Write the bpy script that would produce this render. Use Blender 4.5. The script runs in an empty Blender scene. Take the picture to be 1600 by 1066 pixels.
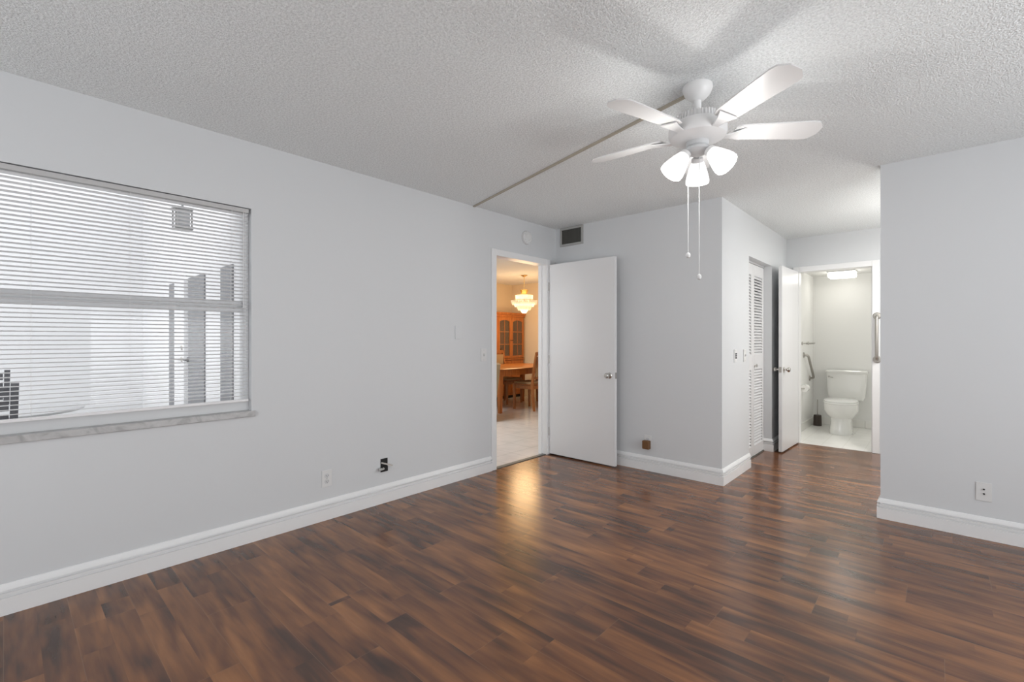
import bpy, bmesh, math, random
from mathutils import Vector, Matrix
random.seed(7)
C = bpy.context.scene.collection
S = bpy.context.scene
R = math.radians

# ------------------------------------------------------------------ camera, world, light
cam = bpy.data.cameras.new('camera'); co = bpy.data.objects.new('camera', cam); C.objects.link(co)
co.location = (0, 0, 1.237)
co.rotation_euler = (R(90), 0, R(42.45))
cam.sensor_width = 36; cam.lens = 36 * 726.3 / 1600
cam.shift_y = -3.0 / 1600
cam.clip_start = .02
S.camera = co
S.view_settings.view_transform = 'Standard'; S.view_settings.look = 'None'
S.view_settings.exposure = 0.13; S.view_settings.gamma = 1.0
try: S.view_settings.use_curve_mapping = False
except Exception: pass
S.cycles.max_bounces = 10; S.cycles.diffuse_bounces = 6; S.cycles.transparent_max_bounces = 12

w = bpy.data.worlds.new('overcast_sky'); S.world = w; w.use_nodes = True
w.node_tree.nodes['Background'].inputs[0].default_value = (.97, .98, 1, 1)
w.node_tree.nodes['Background'].inputs[1].default_value = 2.05

def area(name, loc, rot, sx, sy, power, col=(1, 1, 1)):
    l = bpy.data.lights.new(name, 'AREA'); l.shape = 'RECTANGLE'; l.size = sx; l.size_y = sy
    l.energy = power; l.color = col
    o = bpy.data.objects.new(name, l); C.objects.link(o); o.location = loc; o.rotation_euler = rot
    return o
def point(name, loc, power, col=(1, 1, 1), r=.04):
    l = bpy.data.lights.new(name, 'POINT'); l.energy = power; l.color = col; l.shadow_soft_size = r
    o = bpy.data.objects.new(name, l); C.objects.link(o); o.location = loc
    return o
# fill lights added outside two invented openings in the unseen walls
area('fill_rear', (-1.3, -1.86, .95), (R(128), 0, 0), 2.4, 1.7, 10, (.97, .985, 1))
area('fill_side', (3.0, 2.0, .70), (R(118), 0, R(90)), 3.2, 2.0, 86, (.97, .985, 1))
area('fill_dining', (-4.3, 1.60, 1.5), (R(82), 0, 0), 1.5, 1.1, 8, (.97, .985, 1))  # unseen fill added at an opening made to brighten the dining floor
area('fill_living_room', (-4.95, 3.95, 2.40), (0, 0, 0), .9, .9, 46, (.88, .95, 1))  # fill added to brighten the near dining floor, no fixture there

# ------------------------------------------------------------------ materials
def mat(name, col, rough=.5, metal=0, spec=.5, emis=None, es=0, coat=0, bump=None):
    m = bpy.data.materials.new(name); m.use_nodes = True
    n = m.node_tree.nodes; l = m.node_tree.links; b = n['Principled BSDF']
    b.inputs['Base Color'].default_value = (*col, 1); b.inputs['Roughness'].default_value = rough
    b.inputs['Metallic'].default_value = metal; b.inputs['Specular IOR Level'].default_value = spec
    b.inputs['Coat Weight'].default_value = coat
    if emis: b.inputs['Emission Color'].default_value = (*emis, 1); b.inputs['Emission Strength'].default_value = es
    if bump:
        sc, st, dist = bump
        tc = n.new('ShaderNodeTexCoord'); t = n.new('ShaderNodeTexNoise'); t.inputs['Scale'].default_value = sc
        t.inputs['Detail'].default_value = 3
        l.new(tc.outputs['Object'], t.inputs['Vector'])
        bp = n.new('ShaderNodeBump'); bp.inputs['Strength'].default_value = st; bp.inputs['Distance'].default_value = dist
        l.new(t.outputs['Fac'], bp.inputs['Height']); l.new(bp.outputs['Normal'], b.inputs['Normal'])
    return m
def ramp(n, stops):
    r = n.new('ShaderNodeValToRGB'); e = r.color_ramp.elements
    while len(e) < len(stops): e.new(.5)
    for i, (p, c) in enumerate(stops): e[i].position = p; e[i].color = (*c, 1)
    return r

M = {}
M['wall'] = mat('wall_paint', (.645, .662, .678), .55, spec=.3, bump=(35, .06, .004))
M['wallhall'] = M['wall']
M['trim'] = mat('trim_paint', (.80, .805, .81), .32, spec=.5)
M['door'] = mat('door_paint', (.75, .755, .765), .30, spec=.5)
M['plastic'] = mat('white_plastic', (.70, .705, .705), .35)
M['fanwhite'] = mat('fan_white_enamel', (.80, .80, .80), .3)
M['blade'] = mat('fan_blade_white', (.72, .72, .72), .35)
M['alum'] = mat('painted_aluminium', (.62, .63, .64), .4)
M['headrail'] = mat('head_rail_enamel', (.50, .50, .50), .4)
M['slat'] = mat('blind_slat_vinyl', (.80, .80, .81), .4)
M['cord'] = mat('blind_cord', (.75, .75, .75), .6)
M['black'] = mat('black_void', (.008, .008, .008), .7)
M['darkgrey'] = mat('vent_fin_metal', (.10, .10, .09), .5)
M['ventframe'] = mat('vent_frame_grey', (.40, .40, .39), .45)
M['chrome'] = mat('chrome', (.62, .60, .57), .16, metal=1)
M['steel'] = mat('brushed_steel', (.42, .40, .37), .42, metal=.9)
M['raceway'] = mat('raceway_beige', (.42, .38, .31), .5)
M['adapter'] = mat('brown_adapter', (.16, .075, .025), .5, bump=(90, .3, .002))
M['porcelain'] = mat('porcelain', (.80, .80, .775), .08, spec=.6, coat=.3)
M['seatwhite'] = mat('toilet_seat_plastic', (.84, .84, .82), .2)
M['brushdark'] = mat('brush_holder_brown', (.055, .04, .032), .4)
M['bathwall'] = mat('bathroom_wall_paint', (.80, .80, .78), .45)
M['lampglow'] = mat('lamp_diffuser', (.9, .9, .88), .4, emis=(1, .97, .90), es=4.5)
M['shade'] = mat('frosted_lamp_glass', (.9, .9, .9), .3, emis=(1, .99, .97), es=.62)
M['bulb'] = mat('lit_bulb', (1, 1, 1), .3, emis=(1, .98, .95), es=30)
M['gold'] = mat('polished_gold', (.83, .58, .22), .25, metal=1)
M['tan'] = mat('tan_fabric', (.36, .235, .12), .85, bump=(220, .4, .002))
M['darktan'] = mat('olive_tan_upholstery', (.22, .15, .08), .85, bump=(220, .4, .002))
M['diningwall'] = mat('dining_wall_cream', (.76, .64, .47), .6)
M['concrete'] = mat('walkway_concrete', (.55, .55, .54), .7, bump=(30, .2, .003))
M['extwall'] = mat('stucco_white', (.66, .665, .675), .75, bump=(60, .3, .004))
M['greypaint'] = mat('grey_door_paint', (.17, .175, .185), .5)
M['rattan'] = mat('dark_wicker', (.13, .13, .14), .6, bump=(120, .5, .003))
M['patiotop'] = mat('patio_table_top', (.62, .63, .64), .3)
M['tilebase'] = mat('bathroom_tile_base', (.80, .795, .76), .25)

# crystal: clear glass with a bit of sparkle
def glassmix(name, fac, rough=.03, tint=(1, 1, 1)):
    m = bpy.data.materials.new(name); m.use_nodes = True; n = m.node_tree.nodes; l = m.node_tree.links; n.clear()
    o = n.new('ShaderNodeOutputMaterial'); mx = n.new('ShaderNodeMixShader'); t = n.new('ShaderNodeBsdfTransparent'); g = n.new('ShaderNodeBsdfGlossy')
    t.inputs[0].default_value = (*tint, 1); g.inputs['Roughness'].default_value = rough
    mx.inputs[0].default_value = fac
    l.new(t.outputs[0], mx.inputs[1]); l.new(g.outputs[0], mx.inputs[2]); l.new(mx.outputs[0], o.inputs[0])
    return m
M['pane'] = glassmix('window_glass', .015)
M['cabglass'] = glassmix('cabinet_glass', .12, .08, (.75, .72, .66))
M['crystal'] = mat('lit_crystal', (.55, .50, .42), .15, emis=(1, .80, .48), es=1.15)
M['crystaldim'] = mat('crystal', (.45, .40, .33), .12, emis=(1, .76, .42), es=.55)

def coordnodes(m):
    n = m.node_tree.nodes; l = m.node_tree.links
    tc = n.new('ShaderNodeTexCoord'); sp = n.new('ShaderNodeSeparateXYZ'); l.new(tc.outputs['Object'], sp.inputs[0])
    def math_(op, a, b=None):
        k = n.new('ShaderNodeMath'); k.operation = op
        for i, v in enumerate((a, b)):
            if v is None: continue
            if isinstance(v, (int, float)): k.inputs[i].default_value = v
            else: l.new(v, k.inputs[i])
        return k.outputs[0]
    return n, l, tc, sp, math_

def laminate():
    m = mat('walnut_laminate', (.2, .1, .05), .2)
    n, l, tc, sp, mt = coordnodes(m); b = n['Principled BSDF']
    x, y = sp.outputs[0], sp.outputs[1]
    PW = .2045
    yo = mt('ADD', y, 20.0 * PW - 2.043)
    prow = mt('FLOOR', mt('DIVIDE', yo, PW))
    srow = mt('FLOOR', mt('DIVIDE', yo, PW / 2))
    def hash1(v, seed):
        wn = n.new('ShaderNodeTexWhiteNoise'); wn.noise_dimensions = '2D'
        cb = n.new('ShaderNodeCombineXYZ'); l.new(v, cb.inputs[0]); cb.inputs[1].default_value = seed
        l.new(cb.outputs[0], wn.inputs['Vector']); return wn.outputs['Value']
    def hash2(v, u):
        wn = n.new('ShaderNodeTexWhiteNoise'); wn.noise_dimensions = '2D'
        cb = n.new('ShaderNodeCombineXYZ'); l.new(v, cb.inputs[0]); l.new(u, cb.inputs[1])
        l.new(cb.outputs[0], wn.inputs['Vector']); return wn.outputs['Value']
    PL = 1.19
    xp = mt('ADD', mt('DIVIDE', mt('ADD', x, .73 + PL * 10), PL), mt('MULTIPLY', prow, .37))
    # row 20 joint sits at x = -.73
    xp = mt('ADD', xp, -.37 * 20)
    pid = mt('FLOOR', xp)
    bl = mt('ADD', mt('MULTIPLY', xp, 1.15), mt('MULTIPLY', hash1(srow, 3.1), 5.0))
    bid = mt('FLOOR', bl)
    tone = hash2(srow, mt('ADD', mt('MULTIPLY', bid, 1.7), mt('MULTIPLY', pid, 3.3)))
    # streaky grain, offset per board
    def grain(sx, sy, scale, det, seed, dist=.3):
        cb = n.new('ShaderNodeCombineXYZ')
        l.new(mt('MULTIPLY', mt('ADD', x, mt('MULTIPLY', tone, 13.0 + seed)), sx), cb.inputs[0])
        l.new(mt('MULTIPLY', y, sy), cb.inputs[1]); l.new(mt('MULTIPLY', tone, 7.0), cb.inputs[2])
        t = n.new('ShaderNodeTexNoise'); t.inputs['Scale'].default_value = scale; t.inputs['Detail'].default_value = det
        t.inputs['Distortion'].default_value = dist
        l.new(cb.outputs[0], t.inputs['Vector']); return t.outputs['Fac']
    cloud = grain(.85, 4.6, 2.5, 2, 0)
    fine = grain(1.0, 11.0, 5.0, 3, 2, .5)
    v = mt('ADD', mt('ADD', mt('MULTIPLY', tone, .24), mt('MULTIPLY', cloud, 1.62)), mt('MULTIPLY', fine, .36))
    v = mt('SUBTRACT', v, .60)
    rp = ramp(n, [(.0, (.048, .027, .021)), (.27, (.086, .043, .028)), (.50, (.160, .069, .036)), (.74, (.245, .107, .047)), (1, (.34, .155, .065))])
    l.new(v, rp.inputs[0])
    # plank joints
    fy = mt('FRACT', mt('DIVIDE', yo, PW)); fx = mt('FRACT', xp)
    ey = mt('LESS_THAN', mt('MULTIPLY', fy, PW), .0022); ex = mt('LESS_THAN', mt('MULTIPLY', fx, PL), .0022)
    jn = mt('MAXIMUM', ey, ex)
    mx = n.new('ShaderNodeMixRGB'); l.new(mt('MULTIPLY', jn, .35), mx.inputs[0]); l.new(rp.outputs[0], mx.inputs[1])
    mx.inputs[2].default_value = (.26, .16, .10, 1)
    l.new(mx.outputs[0], b.inputs['Base Color'])
    rr = mt('ADD', .19, mt('MULTIPLY', fine, .06)); l.new(rr, b.inputs['Roughness'])
    bp = n.new('ShaderNodeBump'); bp.inputs['Strength'].default_value = .06; bp.inputs['Distance'].default_value = .002
    l.new(mt('SUBTRACT', fine, mt('MULTIPLY', jn, .6)), bp.inputs['Height']); l.new(bp.outputs[0], b.inputs['Normal'])
    b.inputs['Specular IOR Level'].default_value = .52; b.inputs['IOR'].default_value = 1.5
    return m
M['laminate'] = laminate()

def popcorn():
    m = mat('popcorn_texture', (.8, .8, .79), .9, spec=.1)
    n, l, tc, sp, mt = coordnodes(m); b = n['Principled BSDF']
    t = n.new('ShaderNodeTexNoise'); t.inputs['Scale'].default_value = 100; t.inputs['Detail'].default_value = 4; t.inputs['Roughness'].default_value = .7
    vv = n.new('ShaderNodeTexVoronoi'); vv.inputs['Scale'].default_value = 150
    l.new(tc.outputs['Object'], t.inputs['Vector']); l.new(tc.outputs['Object'], vv.inputs['Vector'])
    h = mt('SUBTRACT', t.outputs['Fac'], mt('MULTIPLY', vv.outputs['Distance'], .6))
    bp = n.new('ShaderNodeBump'); bp.inputs['Strength'].default_value = .8; bp.inputs['Distance'].default_value = .008
    l.new(h, bp.inputs['Height']); l.new(bp.outputs[0], b.inputs['Normal'])
    rp = ramp(n, [(.36, (.72, .745, .75)), (.60, (.94, .97, .975))]); l.new(t.outputs['Fac'], rp.inputs[0]); l.new(rp.outputs[0], b.inputs['Base Color'])
    return m
M['popcorn'] = popcorn()

def tiles(name, col, grout, size, ang=0, rough=.2, var=.06):
    m = mat(name, col, rough)
    n, l, tc, sp, mt = coordnodes(m); b = n['Principled BSDF']
    mp = n.new('ShaderNodeMapping'); mp.inputs['Rotation'].default_value = (0, 0, ang); l.new(tc.outputs['Object'], mp.inputs[0])
    s2 = n.new('ShaderNodeSeparateXYZ'); l.new(mp.outputs[0], s2.inputs[0])
    fx = mt('FRACT', mt('DIVIDE', mt('ADD', s2.outputs[0], 50), size)); fy = mt('FRACT', mt('DIVIDE', mt('ADD', s2.outputs[1], 50), size))
    g = .006 / size
    jn = mt('MAXIMUM', mt('LESS_THAN', fx, g), mt('LESS_THAN', fy, g))
    t = n.new('ShaderNodeTexNoise'); t.inputs['Scale'].default_value = 6; t.inputs['Detail'].default_value = 6
    l.new(tc.outputs['Object'], t.inputs['Vector'])
    rp = ramp(n, [(.3, tuple(c * (1 - var) for c in col)), (.7, tuple(min(1, c * (1 + var)) for c in col))]); l.new(t.outputs['Fac'], rp.inputs[0])
    mx = n.new('ShaderNodeMixRGB'); l.new(jn, mx.inputs[0]); l.new(rp.outputs[0], mx.inputs[1]); mx.inputs[2].default_value = (*grout, 1)
    l.new(mx.outputs[0], b.inputs['Base Color'])
    return m
M['tile'] = tiles('dining_floor_tile', (.66, .63, .60), (.46, .44, .42), .34, R(0), .14)
M['bathtile'] = tiles('bathroom_floor_tile', (.87, .865, .835), (.78, .77, .73), .2, 0, .25, .03)

def wood(name, c0, c1, rough=.3, axis=2):
    m = mat(name, c0, rough)
    n, l, tc, sp, mt = coordnodes(m); b = n['Principled BSDF']
    mp = n.new('ShaderNodeMapping'); sc = [14, 14, 14]; sc[axis] = 1.6; mp.inputs['Scale'].default_value = sc
    l.new(tc.outputs['Object'], mp.inputs[0])
    t = n.new('ShaderNodeTexNoise'); t.inputs['Scale'].default_value = 2.5; t.inputs['Detail'].default_value = 5; t.inputs['Distortion'].default_value = .6
    l.new(mp.outputs[0], t.inputs['Vector'])
    rp = ramp(n, [(.3, c0), (.7, c1)]); l.new(t.outputs['Fac'], rp.inputs[0]); l.new(rp.outputs[0], b.inputs['Base Color'])
    return m
M['honey'] = wood('honey_oak', (.30, .088, .016), (.48, .165, .036), .3)
M['honeyt'] = wood('honey_oak_table', (.32, .10, .018), (.48, .18, .04), .3, 1)
M['chairwood'] = wood('chair_oak', (.25, .085, .022), (.38, .14, .038), .35)
M['marble'] = mat('marble_sill', (.60, .60, .60), .3)
def marble(m):
    n, l, tc, sp, mt = coordnodes(m); b = n['Principled BSDF']
    t = n.new('ShaderNodeTexNoise'); t.inputs['Scale'].default_value = 9; t.inputs['Detail'].default_value = 8; t.inputs['Distortion'].default_value = 2
    l.new(tc.outputs['Object'], t.inputs['Vector'])
    rp = ramp(n, [(.36, (.34, .34, .34)), (.5, (.44, .44, .44)), (.7, (.50, .50, .50))]); l.new(t.outputs['Fac'], rp.inputs[0]); l.new(rp.outputs[0], b.inputs['Base Color'])
marble(M['marble'])

# ------------------------------------------------------------------ mesh helpers
class MB:
    def __init__(s): s.bm = bmesh.new()
    def box(s, x0, x1, y0, y1, z0, z1, bev=0, mtx=None):
        r = bmesh.ops.create_cube(s.bm, size=1)
        v = r['verts']
        bmesh.ops.scale(s.bm, verts=v, vec=(abs(x1 - x0), abs(y1 - y0), abs(z1 - z0)))
        bmesh.ops.translate(s.bm, verts=v, vec=((x0 + x1) / 2, (y0 + y1) / 2, (z0 + z1) / 2))
        if bev:
            es = list({e for q in v for e in q.link_edges})
            rr = bmesh.ops.bevel(s.bm, geom=es, offset=bev, segments=2, affect='EDGES', profile=.5)
            v = rr['verts'] if rr['verts'] else v
            v = list({q for f in rr['faces'] for q in f.verts} | {q for q in v if q.is_valid})
            # take whole connected piece
            st = list(v); seen = set(st)
            while st:
                q = st.pop()
                for e in q.link_edges:
                    o = e.other_vert(q)
                    if o not in seen: seen.add(o); st.append(o)
            v = list(seen)
        if mtx: bmesh.ops.transform(s.bm, matrix=mtx, verts=v)
        return s
    def loft(s, rings, cap=True, closed=False):
        rows = [[s.bm.verts.new(p) for p in r] for r in rings]; k = len(rows[0])
        n = len(rows)
        for i in range(n if closed else n - 1):
            a, b = rows[i], rows[(i + 1) % n]
            for j in range(k):
                try: s.bm.faces.new((a[j], a[(j + 1) % k], b[(j + 1) % k], b[j]))
                except ValueError: pass
        if cap and not closed:
            s.bm.faces.new(list(reversed(rows[0]))); s.bm.faces.new(rows[-1])
        return s
    def lathe(s, prof, c=(0, 0, 0), seg=32, mtx=None, cap=True):
        rings = []
        for r, z in prof:
            rings.append([Vector((max(r, 1e-5) * math.cos(2 * math.pi * j / seg), max(r, 1e-5) * math.sin(2 * math.pi * j / seg), z)) for j in range(seg)])
        if mtx: rings = [[mtx @ p for p in r] for r in rings]
        rings = [[p + Vector(c) for p in r] for r in rings]
        return s.loft(rings, cap)
    def tube(s, pts, r, seg=10, taper=None):
        pts = [Vector(p) for p in pts]; rings = []
        up = Vector((0, 0, 1)); prev = None
        for i, p in enumerate(pts):
            d = (pts[min(i + 1, len(pts) - 1)] - pts[max(i - 1, 0)]).normalized()
            if prev is None:
                a = up if abs(d.z) < .9 else Vector((1, 0, 0))
                u = d.cross(a).normalized()
            else:
                u = (prev - d * prev.dot(d)).normalized()
            prev = u; v = d.cross(u)
            rr = r if taper is None else taper[i]
            rings.append([p + u * rr * math.cos(2 * math.pi * j / seg) + v * rr * math.sin(2 * math.pi * j / seg) for j in range(seg)])
        return s.loft(rings)
    def bar(s, a, b, wx, wy, up=(0, 0, 1)):
        a, b = Vector(a), Vector(b); d = (b - a).normalized(); u = Vector(up)
        if abs(d.dot(u)) > .95: u = Vector((0, 1, 0))
        x = d.cross(u).normalized(); y = x.cross(d).normalized()
        rings = [[p + x * sx * wx / 2 + y * sy * wy / 2 for sx, sy in ((-1, -1), (1, -1), (1, 1), (-1, 1))] for p in (a, b)]
        return s.loft(rings)
    def prism(s, poly, axis, a, b):
        def P(q, t):
            if axis == 'X': return (t, q[0], q[1])
            if axis == 'Y': return (q[0], t, q[1])
            return (q[0], q[1], t)
        return s.loft([[P(q, a) for q in poly], [P(q, b) for q in poly]])
    def build(s, name, m, parent=None, smooth=False, loc=None):
        bmesh.ops.recalc_face_normals(s.bm, faces=s.bm.faces)
        me = bpy.data.meshes.new(name); s.bm.to_mesh(me); s.bm.free()
        if smooth:
            me.polygons.foreach_set('use_smooth', [True] * len(me.polygons))
            me.set_sharp_from_angle(angle=R(38))
        o = bpy.data.objects.new(name, me); C.objects.link(o)
        me.materials.append(M[m] if isinstance(m, str) else m)
        if parent: o.parent = parent
        if loc: o.location = loc
        return o
def B(*a, **k): return MB().box(*a, **k)
def tag(o, label, cat=None, group=None, kind=None):
    o['label'] = label
    if cat: o['category'] = cat
    if group: o['group'] = group
    if kind: o['kind'] = kind
    return o
def thing(name, label, cat, loc=(0, 0, 0), rz=0, group=None):
    o = bpy.data.objects.new(name, None); C.objects.link(o); o.empty_display_size = .1
    o.location = loc; o.rotation_euler = (0, 0, rz)
    return tag(o, label, cat, group)
def struct(o, label, cat): return tag(o, label, cat, kind='structure')
def dup(root, loc, rz, label, group=None):
    r = root.copy(); C.objects.link(r); r.location = loc; r.rotation_euler = (0, 0, rz); r['label'] = label
    if group: r['group'] = group
    for ch in list(root.children):
        c = ch.copy(); C.objects.link(c); c.parent = r
        for g in ch.children:
            d = g.copy(); C.objects.link(d); d.parent = c
    return r

# ------------------------------------------------------------------ room shell
XL, YB, XC, YH, XE, H = -3.093, 4.095, -1.342, 6.374, -.290, 2.44
T = .10
XR, YR = 2.20, -1.60
def wall_with_openings(axis, c0, c1, u0, u1, z0, z1, ops):
    """slab; axis 'X' = constant X, runs along Y. ops = (ua, ub, za, zb)"""
    mb = MB()
    us = sorted({u0, u1, *[o[0] for o in ops], *[o[1] for o in ops]})
    for a, b in zip(us[:-1], us[1:]):
        cuts = [(o[2], o[3]) for o in ops if o[0] <= a + 1e-6 and o[1] >= b - 1e-6]
        z = z0; segs = []
        for ca, cb in sorted(cuts):
            if ca > z + 1e-6: segs.append((z, ca))
            z = cb
        if z < z1 - 1e-6: segs.append((z, z1))
        for s0, s1 in segs:
            if axis == 'X': mb.box(c0, c1, a, b, s0, s1)
            else: mb.box(a, b, c0, c1, s0, s1)
    bmesh.ops.remove_doubles(mb.bm, verts=mb.bm.verts, dist=1e-5)
    return mb

struct(B(XL - .02, XR, YR - .1, YH + .02, -.08, 0).build('floor', 'laminate'), 'dark walnut laminate plank floor of the empty room and hallway', 'floor')
struct(B(XL - T, XR + T, YR - T, YH + T, H, H + .12).build('ceiling', 'popcorn'), 'grey white popcorn textured ceiling of the room', 'ceiling')
W_Y0, W_Y1, W_Z0, W_Z1 = -.36, 1.022, .80, 2.034
D_Y0, D_Y1, D_Z = 3.128, 3.930, 2.045
struct(wall_with_openings('X', XL - T, XL, YR - T, YB + T, 0, H, [(W_Y0, W_Y1, W_Z0 - .036, W_Z1), (D_Y0, D_Y1, 0, D_Z)]).build('wall_left', 'wall'), 'long white wall with the window and the dining room doorway', 'wall')
struct(B(XL, XC, YB, YB + T, 0, H).build('wall_back', 'wall'), 'white back wall behind the open door with vent at top', 'wall')
CL0, CL1, CLZ = 4.86, 5.70, 2.042
struct(wall_with_openings('X', XC - .12, XC, YB + T, YH, 0, H, [(CL0, CL1, 0, CLZ)]).build('wall_closet', 'wall'), 'bright white hallway wall with the louvered closet opening', 'wall')
struct(B(-2.1, -2.0, YB + T, YH, 0, H).build('wall_closet_rear', 'wall'), 'white wall inside the closet', 'wall')
BD0, BD1, BDZ = -1.222, -.506, 2.045
struct(wall_with_openings('Y', YH, YH + T, -2.1, 1.0, 0, H, [(BD0, BD1, 0, BDZ)]).build('wall_hall', 'wall'), 'white wall at the end of the hallway around the bathroom doorway', 'wall')
struct(B(XE, XR, YB, YB + T, 0, H).build('wall_right', 'wall'), 'plain white wall section at the right with a low outlet', 'wall')
struct(B(.9, 1.0, YB + T, YH, 0, H).build('wall_hall_right', 'wall'), 'white side wall of the hallway alcove', 'wall')
struct(wall_with_openings('X', XR, XR + T, YR - T, YB + T, 0, H, [(.8, 3.2, .3, 2.0)]).build('wall_side', 'wall'), 'white wall with an unseen opening added to let fill light in', 'wall')  # opening added so the side fill reaches the long wall
struct(wall_with_openings('Y', YR - T, YR, XL, XR, 0, H, [(-2.4, -.2, .25, 2.30)]).build('wall_rear', 'wall'), 'white wall with an added opening for fill light behind the camera', 'wall')  # opening added so the rear fill can enter the room

# baseboards ---------------------------------------------------------
PROF = [(0, 0), (.019, 0), (.019, .076), (.006, .0765), (.006, .083), (.018, .087), (.018, .0965), (.002, .097), (.002, .106), (.018, .1105), (.013, .123), (.005, .136), (0, .137)]
def baseboard(name, path, label, flip=1):
    pts = [Vector((p[0], p[1], 0)) for p in path]
    norms = []
    for i in range(len(pts)):
        ns = []
        if i > 0: d = (pts[i] - pts[i - 1]).normalized(); ns.append(Vector((d.y, -d.x, 0)) * flip)
        if i < len(pts) - 1: d = (pts[i + 1] - pts[i]).normalized(); ns.append(Vector((d.y, -d.x, 0)) * flip)
        nn = sum(ns, Vector()); norms.append(ns[0] if len(ns) == 1 else nn * (1 / (1 + ns[0].dot(ns[1]))))
    mb = MB(); mb.loft([[pts[i] + norms[i] * o + Vector((0, 0, z + .0005)) for o, z in PROF] for i in range(len(pts))])
    return struct(mb.build(name, 'trim'), label, 'baseboard')
baseboard('baseboard_left', [(XL, YR), (XL, 3.086)], 'tall grooved white baseboard under the window along the long wall')
baseboard('baseboard_back', [(XL + .03, YB), (XC, YB), (XC, CL0)], 'grooved white baseboard wrapping the corner left of the closet')
baseboard('baseboard_hall', [(XC - .08, CL1), (XC, CL1), (XC, YH - .02)], 'short grooved white baseboard past the closet in the hallway')
baseboard('baseboard_right', [(XE, YB + T), (XE, YB), (XR, YB)], 'grooved white baseboard along the right wall section')

# dining room doorway ---------------------------------------------------
def casing(name, axis, c, d, u0, u1, zt, wd, label, legs=(1, 1)):
    """casing on plane axis=c protruding by d; opening u0..u1, head at zt, width wd"""
    mb = MB()
    def bx(a, b, z0, z1):
        if axis == 'X': mb.box(min(c, c + d), max(c, c + d), a, b, z0, z1, bev=.003)
        else: mb.box(a, b, min(c, c + d), max(c, c + d), z0, z1, bev=.003)
    if legs[0]: bx(u0 - wd, u0, .001, zt + wd)
    if legs[1]: bx(u1, u1 + wd, .001, zt + wd)
    bx(u0 - wd * (0 if legs[0] else 1), u1, zt, zt + wd)
    return struct(mb.build(name, 'trim'), label, 'door trim')
t1 = casing('trim_1', 'X', XL + .0005, .017, 3.148, 3.912, 2.030, .060, 'white casing around the dining room doorway')
mb = MB(); mb.box(XL - T, XL, D_Y0, 3.147, .001, 2.044); mb.box(XL - T, XL, 3.913, D_Y1, .001, 2.044); mb.box(XL - T, XL, 3.147, 3.913, 2.030, 2.044)
mb.box(XL - .06, XL - .048, 3.147, 3.159, .001, 2.03); mb.box(XL - .06, XL - .048, 3.901, 3.913, .001, 2.03)
struct(mb.build('trim_2', 'trim'), 'white door jamb lining the dining room doorway', 'door trim')
struct(B(XL - .045, XL + .004, 3.148, 3.912, .0, .006).build('trim_3', 'darkgrey'), 'thin dark threshold strip between laminate and tile', 'threshold')

def knob(parent, c, dirn, r=.027):
    """door knob: rose + neck + ball, axis dirn"""
    d = Vector(dirn).normalized(); q = d.to_track_quat('Z', 'Y').to_matrix().to_4x4()
    prof = [(.0, 0), (.030, 0), (.030, .004), (.022, .008), (.011, .010), (.011, .026), (.018, .032), (r, .042), (r, .052), (.020, .062), (.006, .066), (0, .066)]
    return MB().lathe(prof, c, 28, q).build('door_knob', 'chrome', parent, smooth=True)
dr = thing('door_1', 'open plain white slab door standing against the back wall', 'door', (-3.071, 3.966, 0)); dr['kind'] = 'structure'
B(0, .795, -.019, .019, .014, 2.032, bev=.002).build('door_leaf', 'door', dr)
knob(dr, (.735, -.019, .885), (0, -1, 0)); knob(dr, (.735, .019, .885), (0, 1, 0))
B(.7935, .7965, -.012, .012, .855, .915).build('latch_plate', 'steel', dr)
for z in (.25, 1.02, 1.80): MB().tube([(-.002, -.020, z - .045), (-.002, -.020, z + .045)], .006, 8).build('hinge', 'steel', dr, smooth=True)

# bathroom doorway ------------------------------------------------------
casing('trim_4', 'Y', YH - .0005, -.017, -1.207, -.521, 2.030, .062, 'white casing around the bathroom doorway')
mb = MB(); mb.box(BD0, -1.208, YH, YH + T, .001, 2.044); mb.box(-.520, BD1, YH, YH + T, .001, 2.044); mb.box(-1.208, -.520, YH, YH + T, 2.030, 2.044)
mb.box(-.532, -.520, YH + .045, YH + .057, .001, 2.03)
struct(mb.build('trim_5', 'trim'), 'white door jamb lining the bathroom doorway', 'door trim')
ang = math.atan2(5.672 - 6.350, -1.236 + 1.212)
d2 = thing('door_2', 'narrow white slab door swung open beside the bathroom doorway', 'door', (-1.212, 6.350, 0), ang); d2['kind'] = 'structure'
B(0, .675, -.035, 0, .014, 2.032, bev=.002).build('door_leaf', 'door', d2)
knob(d2, (.618, 0, .905), (0, 1, 0)); knob(d2, (.618, -.035, .905), (0, -1, 0))
B(.6735, .6765, -.029, -.006, .875, .935).build('latch_plate', 'steel', d2)

# closet bifold ---------------------------------------------------------
d3 = thing('door_3', 'white bifold closet door with louvered panels', 'closet door', (XC - .08, 0, 0)); d3['kind'] = 'structure'
def bifold(y0, y1):
    mb = MB(); x0, x1 = -.028, 0; st = .052
    mb.box(x0, x1, y0, y0 + st, .012, 2.020, bev=.002); mb.box(x0, x1, y1 - st, y1, .012, 2.020, bev=.002)
    for a, b in ((.012, .115), (.915, 1.070), (1.905, 2.020)): mb.box(x0, x1, y0 + st, y1 - st, a, b)
    leaf = mb.build('bifold_leaf', 'door', d3)
    lv = MB()
    for a, b in ((.115, .915), (1.070, 1.905)):
        k = int((b - a) / .0305)
        for i in range(k):
            z = a + (i + .5) * (b - a) / k
            lv.loft([[(x0 + .003, yy, z + .0105), (x0 + .003, yy, z + .0165), (x1 - .002, yy, z - .0105), (x1 - .002, yy, z - .0165)] for yy in (y0 + st, y1 - st)])
    lv.build('louver_panel', 'door', leaf)
    return leaf
bifold(CL0 + .004, 5.279); bifold(5.281, CL1 - .004)
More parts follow.
